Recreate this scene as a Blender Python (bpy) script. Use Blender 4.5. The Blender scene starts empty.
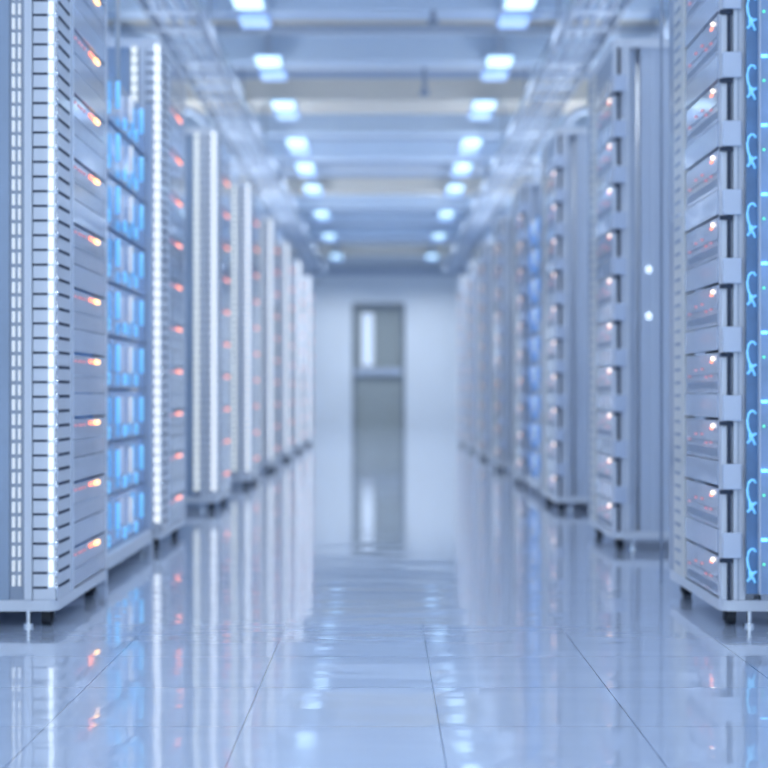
import bpy, bmesh, math, random
from mathutils import Vector
random.seed(7)
scene = bpy.context.scene
COL = scene.collection
FP = 1480.0            # focal length in pixels of a 768 frame
PITCH = 0.176          # height of one server bay
LED0 = 0.165           # height of the lowest status light
NB = 10

# ------------------------------------------------------------------ materials
def mat(name, col, rough=0.4, metal=0.0, emis=None, es=0.0, coat=0.0, spec=0.5, noise=0.0, nscale=20.0):
    m = bpy.data.materials.new(name); m.use_nodes = True
    nt = m.node_tree; b = nt.nodes['Principled BSDF']
    b.inputs['Base Color'].default_value = (*col, 1)
    b.inputs['Roughness'].default_value = rough
    b.inputs['Metallic'].default_value = metal
    b.inputs['Coat Weight'].default_value = coat
    b.inputs['Coat Roughness'].default_value = 0.03
    b.inputs['Specular IOR Level'].default_value = spec
    if emis:
        b.inputs['Emission Color'].default_value = (*emis, 1)
        b.inputs['Emission Strength'].default_value = es
    if noise > 0:
        tc = nt.nodes.new('ShaderNodeTexCoord'); nz = nt.nodes.new('ShaderNodeTexNoise')
        nz.inputs['Scale'].default_value = nscale; nz.inputs['Detail'].default_value = 4
        mr = nt.nodes.new('ShaderNodeMapRange')
        mr.inputs['To Min'].default_value = 1 - noise; mr.inputs['To Max'].default_value = 1 + noise
        mx = nt.nodes.new('ShaderNodeMix'); mx.data_type = 'RGBA'; mx.blend_type = 'MULTIPLY'
        mx.inputs[0].default_value = 1.0
        mx.inputs[6].default_value = (*col, 1)
        nt.links.new(tc.outputs['Object'], nz.inputs['Vector'])
        nt.links.new(nz.outputs['Fac'], mr.inputs['Value'])
        nt.links.new(mr.outputs['Result'], mx.inputs[7])
        nt.links.new(mx.outputs[2], b.inputs['Base Color'])
    return m

M = {}
M['white'] = mat('powder_coated_steel', (0.81, 0.84, 0.89), 0.28, coat=0.4, noise=0.03, nscale=8)
M['pale'] = mat('pale_edge_steel', (0.78, 0.84, 0.93), 0.22, coat=0.5, noise=0.02)
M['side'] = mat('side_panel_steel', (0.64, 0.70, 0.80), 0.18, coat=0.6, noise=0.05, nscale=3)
M['monitor'] = mat('blue_tinted_panel', (0.30, 0.46, 0.72), 0.12, coat=1.0, noise=0.35, nscale=14)
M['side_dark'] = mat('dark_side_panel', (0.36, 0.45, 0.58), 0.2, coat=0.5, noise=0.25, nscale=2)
M['grey'] = mat('grey_steel', (0.36, 0.42, 0.52), 0.3, coat=0.4, noise=0.03)
M['face'] = mat('server_face', (0.62, 0.66, 0.76), 0.12, coat=1.0, noise=0.06, nscale=14)
M['blank'] = mat('blanking_steel', (0.66, 0.73, 0.86), 0.14, coat=1.0, noise=0.03)
M['cream'] = mat('cream_perforated_steel', (0.84, 0.82, 0.76), 0.3, coat=0.4, noise=0.12, nscale=60)
M['chassis'] = mat('server_chassis', (0.30, 0.34, 0.42), 0.4, metal=0.5, noise=0.03)
M['slot'] = mat('slot_black', (0.035, 0.05, 0.085), 0.6, noise=0.05)
M['black'] = mat('black_rubber', (0.018, 0.022, 0.03), 0.5, noise=0.05)
M['chrome'] = mat('polished_steel', (0.85, 0.88, 0.92), 0.12, metal=1.0, noise=0.02)
M['strip_far'] = mat('far_edge_light_strip', (0.9, 0.93, 0.95), 0.3, emis=(0.93, 0.97, 1.0), es=0.8, noise=0.01)
M['satin'] = mat('satin_steel', (0.8, 0.82, 0.85), 0.42, metal=1.0, noise=0.02)
M['strip'] = mat('edge_light_strip', (0.9, 0.93, 0.95), 0.3, emis=(0.86, 0.95, 1.0), es=1.0, noise=0.01)
M['strip_dim'] = mat('edge_light_strip_soft', (0.85, 0.9, 0.92), 0.3, emis=(1.0, 0.98, 0.92), es=0.30, noise=0.01)
M['led_y'] = mat('amber_light', (1, 0.6, 0.3), 0.4, emis=(1.0, 0.56, 0.20), es=2.8)
M['led_o'] = mat('orange_light', (1, 0.4, 0.25), 0.4, emis=(1.0, 0.25, 0.13), es=1.6)
M['led_r'] = mat('red_light', (0.8, 0.45, 0.48), 0.4, emis=(1.0, 0.22, 0.20), es=0.32)
M['led_w'] = mat('white_light', (1, 0.9, 0.8), 0.4, emis=(1.0, 0.83, 0.70), es=2.0)
M['spot_side'] = mat('pale_blue_spot', (0.9, 0.95, 1), 0.4, emis=(0.75, 0.88, 1.0), es=1.1)
M['led_g'] = mat('green_light', (0.2, 0.9, 0.6), 0.4, emis=(0.1, 0.85, 0.45), es=1.0)
M['led_b'] = mat('blue_light', (0.3, 0.6, 1), 0.4, emis=(0.12, 0.5, 1.0), es=3.0)
M['cyan'] = mat('glowing_cyan_fibre', (0.3, 0.75, 1), 0.4, emis=(0.20, 0.60, 1.0), es=0.5)
M['cyan_dim'] = mat('soft_blue_fibre', (0.3, 0.6, 0.95), 0.4, emis=(0.10, 0.35, 1.0), es=0.22)
M['salmon'] = mat('salmon_light', (1, 0.5, 0.4), 0.4, emis=(1.0, 0.34, 0.24), es=1.7)
M['bluehouse'] = mat('blue_acrylic', (0.24, 0.46, 0.82), 0.1, emis=(0.08, 0.30, 0.85), es=0.08, coat=1.0, noise=0.15, nscale=25)
M['darkblue'] = mat('dark_blue_panel', (0.12, 0.25, 0.46), 0.3, coat=0.5, noise=0.5, nscale=12)
M['lamp'] = mat('lamp_lens', (0.9, 0.95, 1), 0.3, emis=(0.50, 0.80, 1.0), es=1.35)
M['lamp_dim'] = mat('dim_lamp_panel', (0.75, 0.85, 1), 0.3, emis=(0.26, 0.50, 1.0), es=0.6)
M['house'] = mat('lamp_housing', (0.66, 0.74, 0.86), 0.4, noise=0.03)
M['wall'] = mat('painted_wall', (0.78, 0.83, 0.88), 0.55, noise=0.03, nscale=2)
M['ceil'] = mat('painted_ceiling', (0.74, 0.79, 0.85), 0.6, noise=0.04, nscale=2)
M['beam'] = mat('painted_beam', (0.72, 0.84, 0.98), 0.5, noise=0.03, nscale=3)
M['beige'] = mat('warm_ceiling_panel', (0.86, 0.80, 0.70), 0.6, noise=0.03, nscale=4)
M['strut'] = mat('strut_paint', (0.50, 0.58, 0.70), 0.5, noise=0.03)
M['soffit'] = mat('soffit_paint', (0.40, 0.47, 0.58), 0.6, noise=0.03)
M['door'] = mat('door_steel', (0.33, 0.37, 0.375), 0.35, noise=0.05, nscale=3)
M['doorframe'] = mat('door_frame_steel', (0.22, 0.26, 0.30), 0.4, noise=0.04)
M['bar'] = mat('push_bar_steel', (0.50, 0.57, 0.68), 0.3, metal=0.3, noise=0.02)
M['glow'] = mat('lit_door_window', (0.7, 0.78, 0.88), 0.3, emis=(0.78, 0.88, 1.0), es=0.32)
M['tan'] = mat('tan_pipe', (0.82, 0.80, 0.76), 0.4, noise=0.03)
M['cablew'] = mat('white_cable', (0.60, 0.68, 0.80), 0.4, noise=0.03)
M['cableg'] = mat('grey_cable', (0.46, 0.53, 0.65), 0.4, noise=0.03)

def floor_mat():
    m = bpy.data.materials.new('glossy_floor_tiles'); m.use_nodes = True
    nt = m.node_tree; N = nt.nodes; L = nt.links; b = N['Principled BSDF']
    geo = N.new('ShaderNodeNewGeometry'); sep = N.new('ShaderNodeSeparateXYZ')
    L.new(geo.outputs['Position'], sep.inputs[0])
    T = 0.355
    def line(sock, off, w):
        a = N.new('ShaderNodeMath'); a.operation = 'SUBTRACT'; L.new(sock, a.inputs[0]); a.inputs[1].default_value = off - T / 2
        d = N.new('ShaderNodeMath'); d.operation = 'DIVIDE'; L.new(a.outputs[0], d.inputs[0]); d.inputs[1].default_value = T
        f = N.new('ShaderNodeMath'); f.operation = 'FRACT'; L.new(d.outputs[0], f.inputs[0])
        s = N.new('ShaderNodeMath'); s.operation = 'SUBTRACT'; L.new(f.outputs[0], s.inputs[0]); s.inputs[1].default_value = 0.5
        ab = N.new('ShaderNodeMath'); ab.operation = 'ABSOLUTE'; L.new(s.outputs[0], ab.inputs[0])
        lt = N.new('ShaderNodeMath'); lt.operation = 'LESS_THAN'; L.new(ab.outputs[0], lt.inputs[0]); lt.inputs[1].default_value = w / T / 2
        return lt.outputs[0]
    lx = line(sep.outputs[0], 0.10, 0.0028); ly = line(sep.outputs[1], 2.67, 0.003)
    mul = N.new('ShaderNodeMath'); mul.operation = 'MULTIPLY'; L.new(ly, mul.inputs[0]); mul.inputs[1].default_value = 0.55
    mxm = N.new('ShaderNodeMath'); mxm.operation = 'MAXIMUM'; L.new(lx, mxm.inputs[0]); L.new(mul.outputs[0], mxm.inputs[1])
    nz = N.new('ShaderNodeTexNoise'); nz.inputs['Scale'].default_value = 1.6; nz.inputs['Detail'].default_value = 3
    L.new(geo.outputs['Position'], nz.inputs['Vector'])
    cr = N.new('ShaderNodeMix'); cr.data_type = 'RGBA'
    cr.inputs[6].default_value = (0.52, 0.61, 0.77, 1); cr.inputs[7].default_value = (0.58, 0.67, 0.82, 1)
    L.new(nz.outputs['Fac'], cr.inputs[0])
    mx = N.new('ShaderNodeMix'); mx.data_type = 'RGBA'
    L.new(mxm.outputs[0], mx.inputs[0]); L.new(cr.outputs[2], mx.inputs[6]); mx.inputs[7].default_value = (0.10, 0.15, 0.27, 1)
    L.new(mx.outputs[2], b.inputs['Base Color'])
    b.inputs['Roughness'].default_value = 0.2
    b.inputs['IOR'].default_value = 1.6
    b.inputs['Coat Weight'].default_value = 1.0
    b.inputs['Coat IOR'].default_value = 1.85
    b.inputs['Coat Roughness'].default_value = 0.035
    mp = N.new('ShaderNodeMapping'); mp.inputs['Scale'].default_value = (1.2, 3.5, 1)
    L.new(geo.outputs['Position'], mp.inputs['Vector'])
    n2 = N.new('ShaderNodeTexNoise'); n2.inputs['Scale'].default_value = 1.5; n2.inputs['Detail'].default_value = 1.5
    L.new(mp.outputs[0], n2.inputs['Vector'])
    bp = N.new('ShaderNodeBump'); bp.inputs['Strength'].default_value = 0.07; bp.inputs['Distance'].default_value = 0.03
    L.new(n2.outputs['Fac'], bp.inputs['Height'])
    L.new(bp.outputs[0], b.inputs['Normal']); L.new(bp.outputs[0], b.inputs['Coat Normal'])
    return m
M['floor'] = floor_mat()

# ------------------------------------------------------------------ mesh helpers
class MB:
    def __init__(self, s=1): self.bm = bmesh.new(); self.s = s
    def box(self, w0, w1, u0, u1, z0, z1):
        s = self.s
        xs = sorted((s * w0, s * w1))
        v = [self.bm.verts.new((x, y, z)) for z in (z0, z1) for y in (u0, u1) for x in xs]
        for f in ((0, 2, 3, 1), (4, 5, 7, 6), (0, 1, 5, 4), (2, 6, 7, 3), (0, 4, 6, 2), (1, 3, 7, 5)):
            self.bm.faces.new([v[i] for i in f])
        return self
    def prism(self, pts, z0, z1):
        lo = [self.bm.verts.new((self.s * x, y, z0)) for x, y in pts]
        hi = [self.bm.verts.new((self.s * x, y, z1)) for x, y in pts]
        n = len(pts)
        self.bm.faces.new(lo[::-1]); self.bm.faces.new(hi)
        for i in range(n): self.bm.faces.new((lo[i], lo[(i + 1) % n], hi[(i + 1) % n], hi[i]))
        return self
    def tube(self, pts, r, n=8, closed=False):
        pts = [Vector((self.s * p[0], p[1], p[2])) for p in pts]
        rings = []
        up = Vector((0, 0, 1))
        m = len(pts)
        for i, p in enumerate(pts):
            a = pts[(i - 1) % m] if (closed or i > 0) else p
            c = pts[(i + 1) % m] if (closed or i < m - 1) else p
            t = (c - a).normalized()
            ref = up if abs(t.dot(up)) < 0.9 else Vector((0, 1, 0))
            if i and abs(t.dot(prev_ref)) < 0.97: ref = prev_ref
            prev_ref = ref
            e1 = t.cross(ref).normalized(); e2 = t.cross(e1).normalized()
            rings.append([self.bm.verts.new(p + e1 * r * math.cos(2 * math.pi * k / n) + e2 * r * math.sin(2 * math.pi * k / n)) for k in range(n)])
        for i in range(m if closed else m - 1):
            A = rings[i]; B = rings[(i + 1) % m]
            for k in range(n): self.bm.faces.new((A[k], A[(k + 1) % n], B[(k + 1) % n], B[k]))
        if not closed:
            self.bm.faces.new(rings[0][::-1]); self.bm.faces.new(rings[-1])
        return self
    def ball(self, w, u, z, r, sx=1, sy=1, sz=1):
        g = bmesh.ops.create_uvsphere(self.bm, u_segments=10, v_segments=6, radius=r)
        for v in g['verts']:
            v.co = Vector((v.co.x * sx + self.s * w, v.co.y * sy + u, v.co.z * sz + z))
        return self
    def build(self, name, m, parent=None, bevel=0.0, smooth=False, seg=2):
        bmesh.ops.recalc_face_normals(self.bm, faces=self.bm.faces)
        me = bpy.data.meshes.new(name); self.bm.to_mesh(me); self.bm.free()
        me.materials.append(m)
        if smooth:
            for p in me.polygons: p.use_smooth = True
        o = bpy.data.objects.new(name, me); COL.objects.link(o)
        if parent: o.parent = parent
        if bevel:
            b = o.modifiers.new('bevel', 'BEVEL'); b.width = bevel; b.segments = seg; b.limit_method = 'ANGLE'
        return o

def tag(o, label=None, cat=None, group=None, kind=None):
    if label: o['label'] = label
    if cat: o['category'] = cat
    if group: o['group'] = group
    if kind: o['kind'] = kind
    return o
def thing(name, label, cat, loc=(0, 0, 0), group=None):
    o = bpy.data.objects.new(name, None); COL.objects.link(o); o.location = loc
    o.empty_display_size = 0.1
    return tag(o, label, cat, group)
def copy_tree(o, parent=None):
    c = o.copy(); COL.objects.link(c); c.parent = parent
    for ch in o.children: copy_tree(ch, c)
    return c
def setting(name, mb, m, label=None, **k):
    o = mb.build(name, m, **k); o['kind'] = 'structure'
    if label: o['label'] = label
    return o

# ------------------------------------------------------------------ the room
Y0, Y1, XW, ZC = -1.0, 26.1, 3.1, 3.1
setting('floor', MB().box(-XW, XW, Y0, Y1, -0.05, 0), M['floor'], 'glossy pale blue tiled floor')
setting('ceiling', MB().box(-XW, XW, Y0, Y1, ZC, ZC + 0.05), M['ceil'], 'pale blue painted ceiling')
setting('wall_left', MB().box(-XW - 0.05, -XW, Y0, Y1, -0.05, ZC + 0.05), M['wall'])
setting('wall_right', MB().box(XW, XW + 0.05, Y0, Y1, -0.05, ZC + 0.05), M['wall'])
DX0, DX1, DZ = -0.56, 0.37, 2.2
wb = MB().box(-XW, DX0, Y1, Y1 + 0.15, -0.05, ZC + 0.05).box(DX1, XW, Y1, Y1 + 0.15, -0.05, ZC + 0.05).box(DX0, DX1, Y1, Y1 + 0.15, DZ, ZC + 0.05)
setting('wall_back', wb, M['wall'], 'pale end wall around the grey door')
d = setting('door_1', MB().box(DX0 + 0.06, DX1 - 0.06, Y1 + 0.05, Y1 + 0.1, 0.0, DZ - 0.08), M['door'], 'grey steel door with a tall narrow lit window and push bar')
MB().box(DX0, DX0 + 0.06, Y1 - 0.02, Y1 + 0.14, 0, DZ).box(DX1 - 0.06, DX1, Y1 - 0.02, Y1 + 0.14, 0, DZ).box(DX0, DX1, Y1 - 0.03, Y1 + 0.14, DZ - 0.09, DZ).build('door_frame', M['doorframe'], d)
MB().box(-0.395, -0.185, Y1 + 0.04, Y1 + 0.05, 1.10, 2.03).build('window_pane', M['glow'], d)
wf = MB()
for a in ((-0.43, -0.40, 1.07, 2.06), (-0.17, -0.14, 1.07, 2.06), (-0.40, -0.17, 2.03, 2.06), (-0.40, -0.17, 1.07, 1.10)):
    wf.box(a[0], a[1], Y1 + 0.03, Y1 + 0.05, a[2], a[3])
wf.build('window_frame', M['door'], d)
MB().box(-0.50, 0.31, Y1 - 0.03, Y1 + 0.0, 0.93, 1.06).box(-0.48, -0.42, Y1, Y1 + 0.05, 0.95, 1.04).box(0.23, 0.29, Y1, Y1 + 0.05, 0.95, 1.04).build('push_bar', M['bar'], d, bevel=0.01)
n = 0
def trim(mb, m, label):
    global n
    n += 1
    return setting('trim_%d' % n, mb, m, label)
trim(MB().box(-XW, XW, 25.98, Y1, 2.70, 2.82), M['soffit'], 'grey-blue beam across the top of the end wall')
for k, y in enumerate([0.7, 2.1, 3.5, 4.9, 6.3, 7.7, 9.1, 10.45, 11.85, 13.3, 14.7, 17.2, 18.6, 20.2, 22.0, 24.9]):
    trim(MB().box(-XW, XW, y - 0.12, y + 0.12, 2.93, ZC), M['beige' if y in (11.85, 17.2, 24.9) else 'beam'], 'pale painted beam crossing the ceiling')
for y0, y1 in ((9.5, 10.1), (12.2, 13.0)):
    trim(MB().box(-2.0, 2.0, y0, y1, 3.06, ZC), M['beige'], 'warm beige ceiling panel between two beams')
for y in (8.3, 9.8, 11.2, 13.9, 15.6, 16.3, 19.4, 21.1, 23.2):
    trim(MB().box(-XW, XW, y - 0.025, y + 0.025, 2.99, 3.04), M['strut'], 'slim grey-blue strut crossing below the ceiling')
for s, nm in ((-1, 'left'), (1, 'right')):
    setting('baseboard_' + nm, MB(s).box(XW - 0.02, XW, Y0, Y1, 0, 0.1), M['house'])

ORD = ['nearest', 'second', 'third', 'fourth', 'fifth', 'sixth', 'seventh', 'eighth', 'ninth', 'tenth', 'eleventh', 'twelfth', 'thirteenth']
ORDK = ['lowest', 'second', 'third', 'fourth', 'fifth', 'sixth', 'seventh', 'eighth', 'ninth', 'topmost']

# ------------------------------------------------------------------ ceiling lamps
lamp = thing('ceiling_light', 'x', 'ceiling light')
MB().box(-0.10, 0.10, -0.13, 0.60, 2.915, 2.925).box(-0.02, 0.02, -0.02, 0.02, 2.93, ZC).box(-0.02, 0.02, 0.46, 0.50, 2.93, ZC).build('housing', M['house'], lamp)
MB().box(-0.085, 0.085, -0.10, 0.10, 2.885, 2.915).build('lens', M['lamp'], lamp, bevel=0.01)
tag(MB().box(-0.09, 0.09, 0.34, 0.56, 2.885, 2.915).build('rear_panel', M['lamp_dim'], lamp, bevel=0.01), 'dim bluish rear panel')  # dimmer bluish emissive panel beyond the lens
LY = [0.7, 2.3, 3.9, 5.5, 7.1, 8.7, 10.25, 11.8, 13.55, 15.0, 16.5, 18.9, 21.5, 24.7]
ld = bpy.data.lights.new('downlight_bulb', 'AREA'); ld.shape = 'RECTANGLE'; ld.size = 0.18; ld.size_y = 0.28
ld.energy = 3.9; ld.color = (0.84, 0.915, 1.0); ld.spread = math.radians(146)
lo = bpy.data.objects.new('downlight_bulb', ld); COL.objects.link(lo); lo.parent = lamp; lo.location = (0, 0, 2.88)
ul = bpy.data.lights.new('fill_uplight_bulb', 'AREA'); ul.shape = 'RECTANGLE'; ul.size = 0.10; ul.size_y = 0.40  # added fill that washes the ceiling from the rack tops
ul.energy = 3.6; ul.color = (0.84, 0.915, 1.0); ul.spread = math.radians(165)
first = True
for row, X, nm in ((0, -0.80, 'left'), (1, 0.80, 'right'), (2, -2.28, 'outer left'), (3, 2.28, 'outer right')):
    for i, y in enumerate(LY if row < 2 else LY[:6]):
        o = lamp if first else copy_tree(lamp)
        first = False
        o.location = (X, y, 0)
        for ch in o.children:
            if ch.type == 'LIGHT' and y > 8:      # the far lamps are the brighter ones
                ch.data = ld.copy(); ch.data.energy = ld.energy * (1 + ((y - 8) / 4.8) ** 1.2)
        o['label'] = ('blue-white ceiling light over the %s racks, %s of the row in view' % (nm, ORD[i - 5])) if i >= 5 else ('blue-white ceiling light over the %s racks, %s above the frame' % (nm, ORD[4 - i]))
        o['group'] = 'ceiling lights'

# ------------------------------------------------------------------ racks
NR = 8
W = 1.0; LEN = 0.70
def skirt_outline(r=0.03):
    pts = []
    for cx, cy, a0 in ((r, r, 180), (W - r, r, 270), (W - r, LEN - r, 0), (r, LEN - r, 90)):
        for k in range(5):
            a = math.radians(a0 + k * 22.5)
            pts.append((cx + r * math.cos(a), cy + r * math.sin(a)))
    return pts
def caster(root, s, w, u):
    c = MB(s).box(w - 0.012, w + 0.012, u - 0.02, u + 0.012, 0.028, 0.05).box(w - 0.017, w - 0.013, u - 0.012, u + 0.012, 0.012, 0.04).build('caster', M['black'], root)
    wm = MB(s)
    wm.tube([(w - 0.012, u, 0.021), (w + 0.012, u, 0.021)], 0.0205, 14)
    wm.build('wheel', M['black'], c)
def make_rack(s):
    root = thing('server_rack', 'x', 'server rack')
    o = MB(s).prism(skirt_outline(), 0.042, 0.07).build('base', M['white'], root)
    MB(s).prism(skirt_outline(), 1.935, 1.97).build('top_panel', M['white'], root)
    for (w, u) in ((0.035, 0.05), (0.035, LEN - 0.10), (0.93, 0.05), (0.93, LEN - 0.10)): caster(root, s, w, u)
    MB(s).tube([(0.08, 0.03, 0.0), (0.08, 0.03, 0.045)], 0.006, 8).tube([(0.08, 0.03, 0.0), (0.08, 0.03, 0.008)], 0.016, 12).build('levelling_foot', M['chrome'], root)
    zb, zt = 0.07, 1.935
    tp = 0.0377; nt_ = int((zt - zb) / tp)
    MB(s).box(0.11, W - 0.02, LEN - 0.012, LEN - 0.002, zb, zt).build('far_side_panel', M['side'], root)
    MB(s).box(W - 0.02, W - 0.005, 0.01, LEN - 0.01, zb, zt).build('back_panel', M['side'], root)
    if s < 0:
        MB(s).box(0, 0.062, 0, 0.17, zb, zt).build('slotted_post', M['white'], root, bevel=0.003)
        sl = MB(s)
        for k in range(nt_):
            z = zb + 0.03 + k * tp
            sl.box(0.024, 0.061, -0.0015, 0.004, z, z + 0.0055)
            sl.box(-0.0015, 0.004, 0.012, 0.15, z, z + 0.0075)
        sl.build('post_slots', M['slot'], root)
        st = MB(s)
        for k in range(nt_):
            z = zb + 0.036 + k * tp
            st.box(0.010, 0.019, -0.006, 0.0, z, z + tp - 0.009)
        st.build('light_strip', M['strip'], root)  # segmented white strip with its own emission
        rv = MB(s)
        prof = [(zb + 0.005, 0.0015)]
        for k in range(nt_):
            zc = zb + 0.033 + k * tp
            prof += [(zc + dz, r_) for dz, r_ in ((-0.007, 0.0015), (-0.004, 0.0048), (0.0, 0.006), (0.004, 0.0048), (0.007, 0.0015))]
        rings = [[rv.bm.verts.new((-0.0005 + r_ * math.cos(q * math.pi / 4), r_ * math.sin(q * math.pi / 4), z)) for q in range(8)] for z, r_ in prof]
        for A, B in zip(rings, rings[1:]):
            for q in range(8): rv.bm.faces.new((A[q], A[(q + 1) % 8], B[(q + 1) % 8], B[q]))
        rv.build('beaded_edge', M['chrome'], root, smooth=True)
        MB(s).box(0.0, 0.003, -0.001, 0.006, zb, zt).build('edge_seam', M['slot'], root)
        MB(s).box(0.0635, 0.084, -0.006, 0.03, zb, zt).build('edge_profile', M['white'], root, bevel=0.004)
        MB(s).box(0.084, 0.124, 0.012, 0.03, zb, zt).build('channel', M['grey'], root)
        for a, b in ((0.095, 0.1), (0.110, 0.116)):
            st = MB(s)
            for k in range(nt_):
                z = zb + 0.036 + k * tp
                st.box(a, b, 0.002, 0.012, z, z + tp - 0.010)
            st.build('inner_light_strip', M['strip_dim'], root)
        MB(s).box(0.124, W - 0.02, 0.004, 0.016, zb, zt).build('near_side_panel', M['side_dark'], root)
        us0, us1 = 0.205, LEN - 0.03
        MB(s).box(-0.003, 0.03, 0.172, 0.2, zb, zt).build('server_rail', M['pale'], root, bevel=0.002)
        MB(s).box(0.0, 0.04, LEN - 0.028, LEN - 0.003, zb, zt).build('corner_post', M['white'], root, bevel=0.003)
    else:
        MB(s).box(0.032, 0.064, 0.0, 0.035, zb, zt).build('corner_post', M['white'], root, bevel=0.003)
        MB(s).box(0.043, 0.0455, -0.0015, 0.003, zb, zt).build('post_groove', M['grey'], root)
        MB(s).box(0.002, 0.030, 0.004, 0.035, zb, zt).build('hinge_post', M['white'], root, bevel=0.003)
        hs = MB(s).box(0.0165, 0.0265, -0.0005, 0.006, zb, zt).build('hinge_slot', M['slot'], root)
        for k in range(-0, NB):
            z = LED0 + k * PITCH
            MB(s).box(0.003, 0.052, -0.012, 0.0, z + 0.014, z + 0.080).build('hinge_block', M['blank'], root, bevel=0.003)
            MB(s).box(-0.003, 0.03, -0.004, 0.004, z + 0.002, z + 0.013).build('hinge_shadow_gap', M['slot'], root)
        MB(s).box(0.066, 0.105, 0.03, 0.045, zb, zt).build('channel', M['side'], root)
        MB(s).tube([(0.098, 0.022, zb), (0.098, 0.022, zt)], 0.006, 10).build('door_rod', M['satin'], root, smooth=True)
        MB(s).box(0.105, W - 0.02, 0.006, 0.018, zb, zt).build('near_side_panel', M['side'], root)
        MB(s).box(0.150, 0.156, -0.002, 0.006, zb, zt).build('side_seam', M['pale'], root)
        us0, us1 = 0.04, 0.455
        MB(s).box(-0.002, 0.03, 0.46, 0.61, zb, zt).build('slotted_post', M['cream'], root, bevel=0.003)
        sl = MB(s)
        for k in range(nt_):
            z = zb + 0.03 + k * tp
            sl.box(-0.004, 0.0, 0.51, 0.585, z, z + 0.010)
        sl.build('post_slots', M['grey'], root)
        MB(s).box(0.0, 0.04, 0.615, LEN - 0.003, zb, zt).build('corner_post', M['grey'], root, bevel=0.003)
    # blanking panels between the servers, one above each
    for k in range(NB):
        z = LED0 + k * PITCH
        MB(s).box(0.0, 0.02, us0, us1, z + 0.0215, z + 0.084).build('blanking_panel', M['blank'], root, bevel=0.002)
    MB(s).box(0.0, 0.02, us0, us1, LED0 + 9 * PITCH + 0.085, 1.93).build('top_bay_front', M['face' if s < 0 else 'grey'], root, bevel=0.002)  # right racks: dark grey stands in for the shade of an open bay
    # inner shelf liner keeps the bays closed to the sides
    MB(s).box(0.72, 0.73, 0.03, LEN - 0.03, zb, zt).build('rear_mesh', M['chassis'], root)
    return root, us0, us1
def make_server(s, us0, us1):
    root = thing('rack_server', 'x', 'server')
    h0, h1 = -0.090, 0.0145       # about the status light's height
    MB(s).box(0.012, 0.70, us0 + 0.006, us1 - 0.006, h0 + 0.003, h1 - 0.003).build('chassis', M['chassis'], root)
    MB(s).box(0.002, 0.012, us0 + 0.003, us1 - 0.003, h0, h1).build('faceplate', M['face'], root, bevel=0.0015)
    MB(s).box(0.0, 0.0022, us0 + 0.003, us1 - 0.003, h0 + 0.046, h0 + 0.049).build('drive_bay_seam', M['grey'], root)
    if s < 0:
        MB(s).box(-0.004, 0.003, 0.500, 0.560, -0.0065, 0.0065).build('status_light', M['led_y'], root, bevel=0.004)
        MB(s).box(-0.002, 0.003, 0.425, 0.488, -0.005, 0.006).build('activity_light', M['led_o'], root, bevel=0.002)
        for u in (0.225, 0.275, 0.31, 0.35):
            MB(s).box(-0.001, 0.003, u, u + 0.014, -0.006, 0.000).build('port_light', M['led_r'], root)
    else:
        MB(s).ball(0.0, 0.095, 0, 0.0055).build('status_light', M['led_w'], root, smooth=True)
        MB(s).box(-0.001, 0.003, 0.106, 0.125, -0.011, -0.005).build('activity_light', M['led_o'], root)
        for u, z in ((0.11, -0.048), (0.17, -0.05), (0.22, -0.028), (0.30, -0.03), (0.38, -0.046)):
            MB(s).box(-0.001, 0.003, u, u + 0.02, z, z + 0.005).build('port_light', M['led_r'], root)
        v = MB(s)
        for i in range(14):
            u = 0.06 + i * 0.027
            v.box(0.0, 0.0025, u, u + 0.012, -0.08, -0.06)
        v.build('vent_holes', M['grey'], root)
    return root

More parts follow.
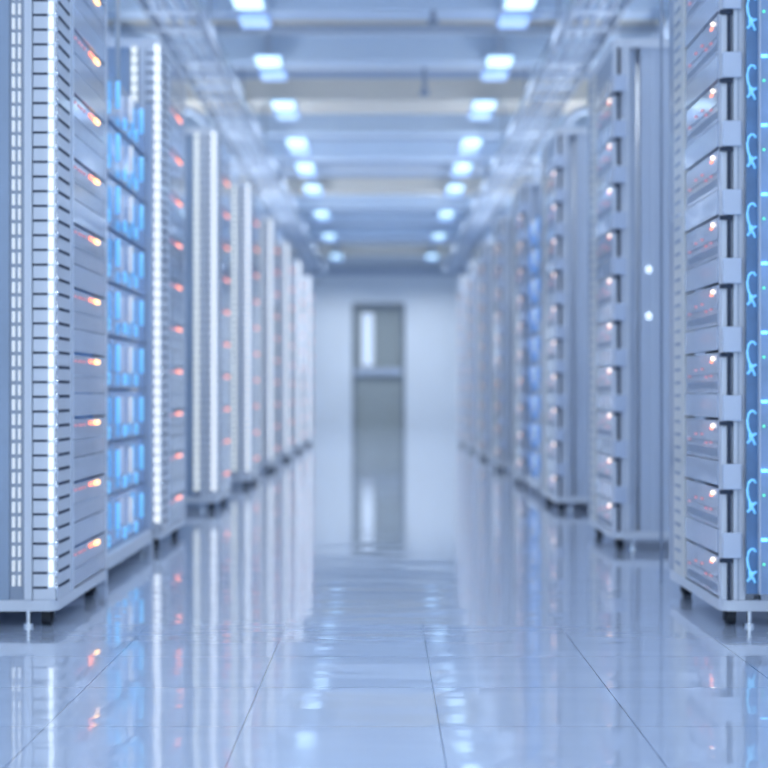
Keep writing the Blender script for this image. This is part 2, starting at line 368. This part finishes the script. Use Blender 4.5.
for s, X0, nm in ((-1, 0.84, 'left'), (1, 0.865, 'right')):
    rack0, us0, us1 = make_rack(s)
    srv0 = make_server(s, us0, us1)
    if s < 0:
        def strip_mesh(a, b, u, m):
            st = MB(s)
            for q in range(49):
                z = 0.106 + q * 0.0377
                if z < 1.93: st.box(a, b, u, u + 0.01, z, z + 0.027)
            o = st.build('strip_shape', m); me = o.data; bpy.data.objects.remove(o)
            return me
        wide_out = strip_mesh(0.006, 0.027, -0.008, M['strip_far']); wide_in = strip_mesh(0.094, 0.117, 0.0, M['strip_dim'])
        led = [c for c in srv0.children if c.name.startswith('status_light')][0]
        salmon_led = led.data.copy(); salmon_led.materials.clear(); salmon_led.materials.append(M['salmon'])
    fr = fs = True
    colr = 'amber and orange' if s < 0 else 'white and red'
    for i in range(NR):
        y = 3.8 + 1.9 * i
        r = rack0 if fr else copy_tree(rack0); fr = False
        XR = X0 + (0.017 if i else 0)
        r.location = (s * XR, y, 0)
        if s < 0 and i:                     # racks behind the first have broader edge strips
            for ch in r.children:
                if ch.name.startswith('light_strip'): ch.data = wide_out
                elif ch.name.startswith('inner_light_strip'): ch.data = wide_in
        r['label'] = 'tall pale steel server rack on black casters, %s in the %s row' % (ORD[i], nm)
        r['group'] = nm + ' row of server racks'
        if i == 0:
            u0 = thing('fill_uplight', 'x', 'fill_uplight')  # added fixture, out of view on the racks, to brighten the ceiling
            MB().box(-0.08, 0.08, -0.22, 0.22, 0.0, 0.03).build('housing', M['house'], u0)
            MB().box(-0.06, 0.06, -0.21, 0.21, 0.03, 0.036).build('lens', M['lamp_dim'], u0)
            ub = bpy.data.objects.new('fill_uplight_bulb', ul); COL.objects.link(ub); ub.parent = u0
            ub.location = (0, 0, 0.04); ub.rotation_euler = (math.pi, 0, 0)
            u1 = u0
        else: u1 = copy_tree(u0)
        for ch in u1.children:
            if ch.type == 'LIGHT' and y > 8:
                ch.data = ul.copy(); ch.data.energy = ul.energy * (1 + (y - 8) / 6.5)
        u1.location = (s * (XR + 0.56), y + 0.35, 1.97)
        tag(u1, 'flat uplight added as unseen fill on top of the %s %s rack' % (ORD[i], nm), 'fill_uplight', 'unseen fill lights added on the rack tops')
        if s > 0 and i == 1:
            for z in (0.90, 1.08):
                MB(s).ball(0.138, 0.003, z, 0.011, 1, 0.5, 1.3).build('side_status_light', M['spot_side'], r, smooth=True)  # small pale blue emissive spot on the side panel
        for k in range(NB):
            v = srv0 if fs else copy_tree(srv0); fs = False
            v.location = (s * XR, y, LED0 + k * PITCH)
            if s < 0 and i:
                for ch in v.children:
                    if ch.name.startswith('status_light'): ch.data = salmon_led
            v['label'] = 'server with %s lights, %s from the floor in the %s %s rack' % (colr, ORDK[k], ORD[i], nm)
            if k in (0, 9):
                v['label'] = '%s server with %s lights in the %s %s rack' % (ORDK[k], colr, ORD[i], nm)
            v['group'] = 'servers in the %s racks' % nm

# ------------------------------------------------------------------ blue-lit fibre racks standing between the racks
def fibre_rack(s, X, y, ln, hgt, where):
    root = thing('fibre_rack', 'open steel rack of blue glowing fibre modules standing %s' % where, 'cable rack', (s * X, y, 0), 'blue fibre racks')
    for (w, u) in ((0, 0), (0, ln - 0.03), (0.62, 0), (0.62, ln - 0.03)):
        MB(s).box(w, w + 0.03, u, u + 0.03, 0.0, hgt).build('post', M['side'], root, bevel=0.003)
    MB(s).box(0, 0.65, 0, ln, 0.04, 0.09).build('base', M['white'], root, bevel=0.006)
    MB(s).box(0.63, 0.645, 0.03, ln - 0.03, 0.09, hgt).build('back_panel', M['side'], root)
    nmod = int((hgt - 0.1) / PITCH)
    for k in range(nmod):
        z0 = 0.092 + k * PITCH
        MB(s).box(0.02, 0.6, 0.03, ln - 0.03, z0 - 0.004, z0).build('shelf', M['grey'], root)
        md = mod0.get(round(ln, 2))
        if md is None:
            md = thing('fibre_module', 'x', 'fibre module')
            MB(s).box(0.03, 0.5, 0.035, ln - 0.035, 0.001, PITCH - 0.008).build('housing', M['bluehouse'], md, bevel=0.004)
            for u in (0.30, 0.56, 0.80):
                MB(s).tube([(0.015, ln * u, 0.055), (0.015, ln * u, 0.145)], 0.008, 10).build('light_tube', M['cyan'] if u != 0.56 else M['strip_dim'], md, smooth=True)
            for u in (0.14, 0.46, 0.70):
                pts = [(0.018, ln * u + 0.022 * math.cos(a * math.pi / 6), 0.030 + 0.018 * math.sin(a * math.pi / 6)) for a in range(12)]
                MB(s).tube(pts, 0.004, 6, closed=True).build('fibre_loop', M['cyan'], md, smooth=True)
            mod0[round(ln, 2)] = md
        else:
            md = copy_tree(md)
        md.location = (s * X, y, z0)
        md['label'] = 'blue glowing fibre module, %s up in the rack %s' % (ORD[k] if k else 'lowest', where)
        md['group'] = 'blue fibre modules'
mod0 = {}
fibre_rack(-1, 0.875, 4.66, 0.96, 1.70, 'behind the nearest left rack')
mod0 = {}
M['cyan'] = M['cyan_dim']; bright_cyan = bpy.data.materials['glowing_cyan_fibre']
fibre_rack(1, 0.895, 8.50, 0.80, 1.72, 'behind the third right rack')

M['cyan'] = bright_cyan
# ------------------------------------------------------------------ cable trough on the nearest right rack, with glowing cables
ys = 3.775
tr = thing('cable_trough', 'dark blue vertical cable trough on the near side of the nearest right rack', 'cable trough', (0.858, ys, 0))
MB().box(0.067, 0.0945, 0.0, 0.012, 0.09, 1.93).build('back', M['darkblue'], tr)
MB().box(0.0945, 0.098, -0.02, 0.005, 0.09, 1.93).build('side_rail', M['side'], tr)
sp = MB().box(0.0985, 0.19, -0.006, 0.004, 0.09, 1.93).build('monitor_panel', M['monitor'], tr)
for k in range(NB):
    z = LED0 + k * PITCH
    MB().ball(0.109, -0.008, z + 0.001, 0.0035).build('green_light', M['led_g'], sp, smooth=True)
    MB().box(0.103, 0.118, -0.010, -0.006, z + 0.06, z + 0.067).build('blue_light', M['led_b'], sp)
cb = None
for k in range(NB + 1):
    z = LED0 + k * PITCH - 0.012
    if z > 1.9: break
    if cb is None:
        cb = thing('glowing_cable', 'x', 'cable')
        pts = [(0.092, 0.0, 0.045), (0.086, -0.004, 0.052), (0.079, -0.006, 0.052), (0.072, -0.006, 0.044), (0.069, -0.006, 0.028), (0.071, -0.006, 0.010), (0.077, -0.006, -0.008), (0.084, -0.006, -0.022), (0.090, -0.002, -0.034)]
        MB().tube(pts, 0.0032, 8).build('cable_hook', M['cyan'], cb, smooth=True)
        MB().tube([(0.092, -0.003, -0.006), (0.084, -0.008, -0.010), (0.077, -0.009, -0.020), (0.069, -0.006, -0.030)], 0.0036, 8).build('cable_tail', M['cyan'], cb, smooth=True)
        MB().tube([(0.0765, -0.010, -0.004), (0.0775, -0.010, -0.024)], 0.0055, 8).build('connector', M['cyan'], cb, smooth=True)
    else: cb = copy_tree(cb)
    cb.location = (0.856, ys, z)
    cb['label'] = 'glowing cyan hooked cable in the blue trough, %s' % ('lowest of the column' if k == 0 else '%s up from the floor' % ORDK[k] if k < 9 else 'topmost of the column')
    cb['group'] = 'glowing cables in the trough'

# ------------------------------------------------------------------ poles, trays, pipes and cable drops
tag(MB().tube([(0.892, 4.76, 0), (0.892, 4.76, ZC)], 0.0045, 10).build('conduit', M['grey'], smooth=True), 'thin grey floor to ceiling conduit beyond the nearest right rack', 'conduit')
tag(MB().tube([(-0.90, 5.00, 1.66), (-0.90, 5.00, ZC)], 0.008, 10).build('conduit', M['tan'], smooth=True), 'thin tan conduit rising from the blue fibre rack on the left', 'conduit')
for s, nm in ((-1, 'left'), (1, 'right')):
    t = thing('cable_tray', 'long pale ladder cable tray hung under the ceiling above the %s racks' % nm, 'cable tray', (s * 1.16, 2.0, 0), 'cable trays')
    for w in (-0.15, 0.14):
        MB().box(w, w + 0.01, 0, 23.4, 2.68, 2.76).build('side_rail', M['grey'], t)
    rg = None
    for k in range(58):
        if rg is None: rg = MB().box(-0.138, 0.138, 0, 0.03, 2.69, 2.705).build('rung', M['house'], t)
        else:
            r2 = rg.copy(); COL.objects.link(r2); r2.parent = t; r2.location.y = 0.1 + k * 0.4
    hg = None
    for k in range(12):
        if hg is None:
            hg = MB().box(-0.006, 0.006, 0.9, 0.912, 2.76, ZC).build('hanger', M['grey'], t); hg.location.x = -0.144
        else:
            r2 = hg.copy(); COL.objects.link(r2); r2.parent = t; r2.location.y = k * 2.0 - 0.3
        r3 = hg.copy(); COL.objects.link(r3); r3.parent = t; r3.location = (0.145, k * 2.0 - 0.3 if k else 0, 0)
    for j, (w, c) in enumerate(((-0.09, 'cablew'), (-0.03, 'cableg'), (0.03, 'cablew'), (0.09, 'cableg'))):
        pts = [(s * 1.16 + w + 0.012 * math.sin(q * 1.3 + j), 2.0 + q * 0.78, 2.722 + 0.003 * (q % 2)) for q in range(31)]
        tag(MB().tube(pts, 0.016, 8).build('trunk_cable', M[c], smooth=True), '%s trunk cable lying in the %s tray, %s from its left side' % ('white' if c == 'cablew' else 'grey', nm, ('first', 'second', 'third', 'fourth')[j]), 'cable', 'trunk cables in the trays')
    for j, (x, z, r) in enumerate(((1.62, 2.66, 0.05), (1.86, 2.58, 0.035))):
        tag(MB().tube([(s * x, 2.0, z), (s * x, 25.7, z)], r, 14).build('ceiling_pipe', M['house'], smooth=True), '%s pale pipe running along the ceiling above the %s racks' % ('thicker' if j == 0 else 'thinner', nm), 'pipe', 'ceiling pipes')
    dr = None
    for i in range(NR):
        if dr is None:
            pts = []
            for q in range(13):
                a = math.pi * q / 12
                pts.append((s * (0.32 + 0.20 - 0.20 * math.cos(a)), 0.3, 2.35 + 0.14 * math.sin(a)))
            pts = [(s * 0.32, 0.3, 1.972), (s * 0.32, 0.3, 2.2)] + pts + [(s * 0.72, 0.32, 2.2), (s * 0.72, 0.32, 1.972)]
            dr = MB().tube(pts, 0.022, 8).build('cable_drop', M['cablew'], smooth=True)
        else:
            dr = dr.copy(); COL.objects.link(dr)
        dr.location = (s * ((0.84 if s < 0 else 0.865) + (0.017 if i else 0)), 3.8 + 1.9 * i, 0)
        tag(dr, 'pale cable hose looping up from the top of the %s %s rack' % (ORD[i], nm), 'cable', 'cable hoses above the racks')
for (x, y, zl, lb) in ((0.29, 10.6, 2.74, 'farther'), (0.30, 9.0, 2.84, 'nearer')):
    t = thing('sprinkler', 'small grey sprinkler hanging from the ceiling centre, the %s of two' % lb, 'sprinkler', (x, y, zl), 'ceiling sprinklers')
    MB().tube([(0, 0, 0.03), (0, 0, ZC - zl)], 0.018, 10).build('drop_pipe', M['grey'], t, smooth=True)
    MB().tube([(0, 0, 0.0), (0, 0, 0.03)], 0.035, 12).build('head', M['grey'], t)

# ------------------------------------------------------------------ world, camera, view
w = bpy.data.worlds.new('World'); scene.world = w; w.use_nodes = True
bg = w.node_tree.nodes['Background']; bg.inputs[0].default_value = (0.62, 0.78, 1.0, 1); bg.inputs[1].default_value = 1.1
cam = bpy.data.cameras.new('Camera'); co = bpy.data.objects.new('Camera', cam); COL.objects.link(co)
co.location = (0, 0, 0.6); co.rotation_euler = (math.radians(90), 0, 0)
cam.sensor_width = 36; cam.lens = 36 * FP / 768; cam.shift_y = 10 / 768
cam.clip_end = 100
cam.dof.use_dof = True; cam.dof.focus_distance = 3.0; cam.dof.aperture_fstop = 2.7
scene.camera = co
vs = scene.view_settings
vs.view_transform = 'Standard'; vs.look = 'None'; vs.gamma = 1.0; vs.exposure = 0.10; vs.use_curve_mapping = False
scene.cycles.max_bounces = 10; scene.cycles.diffuse_bounces = 6; scene.cycles.glossy_bounces = 5
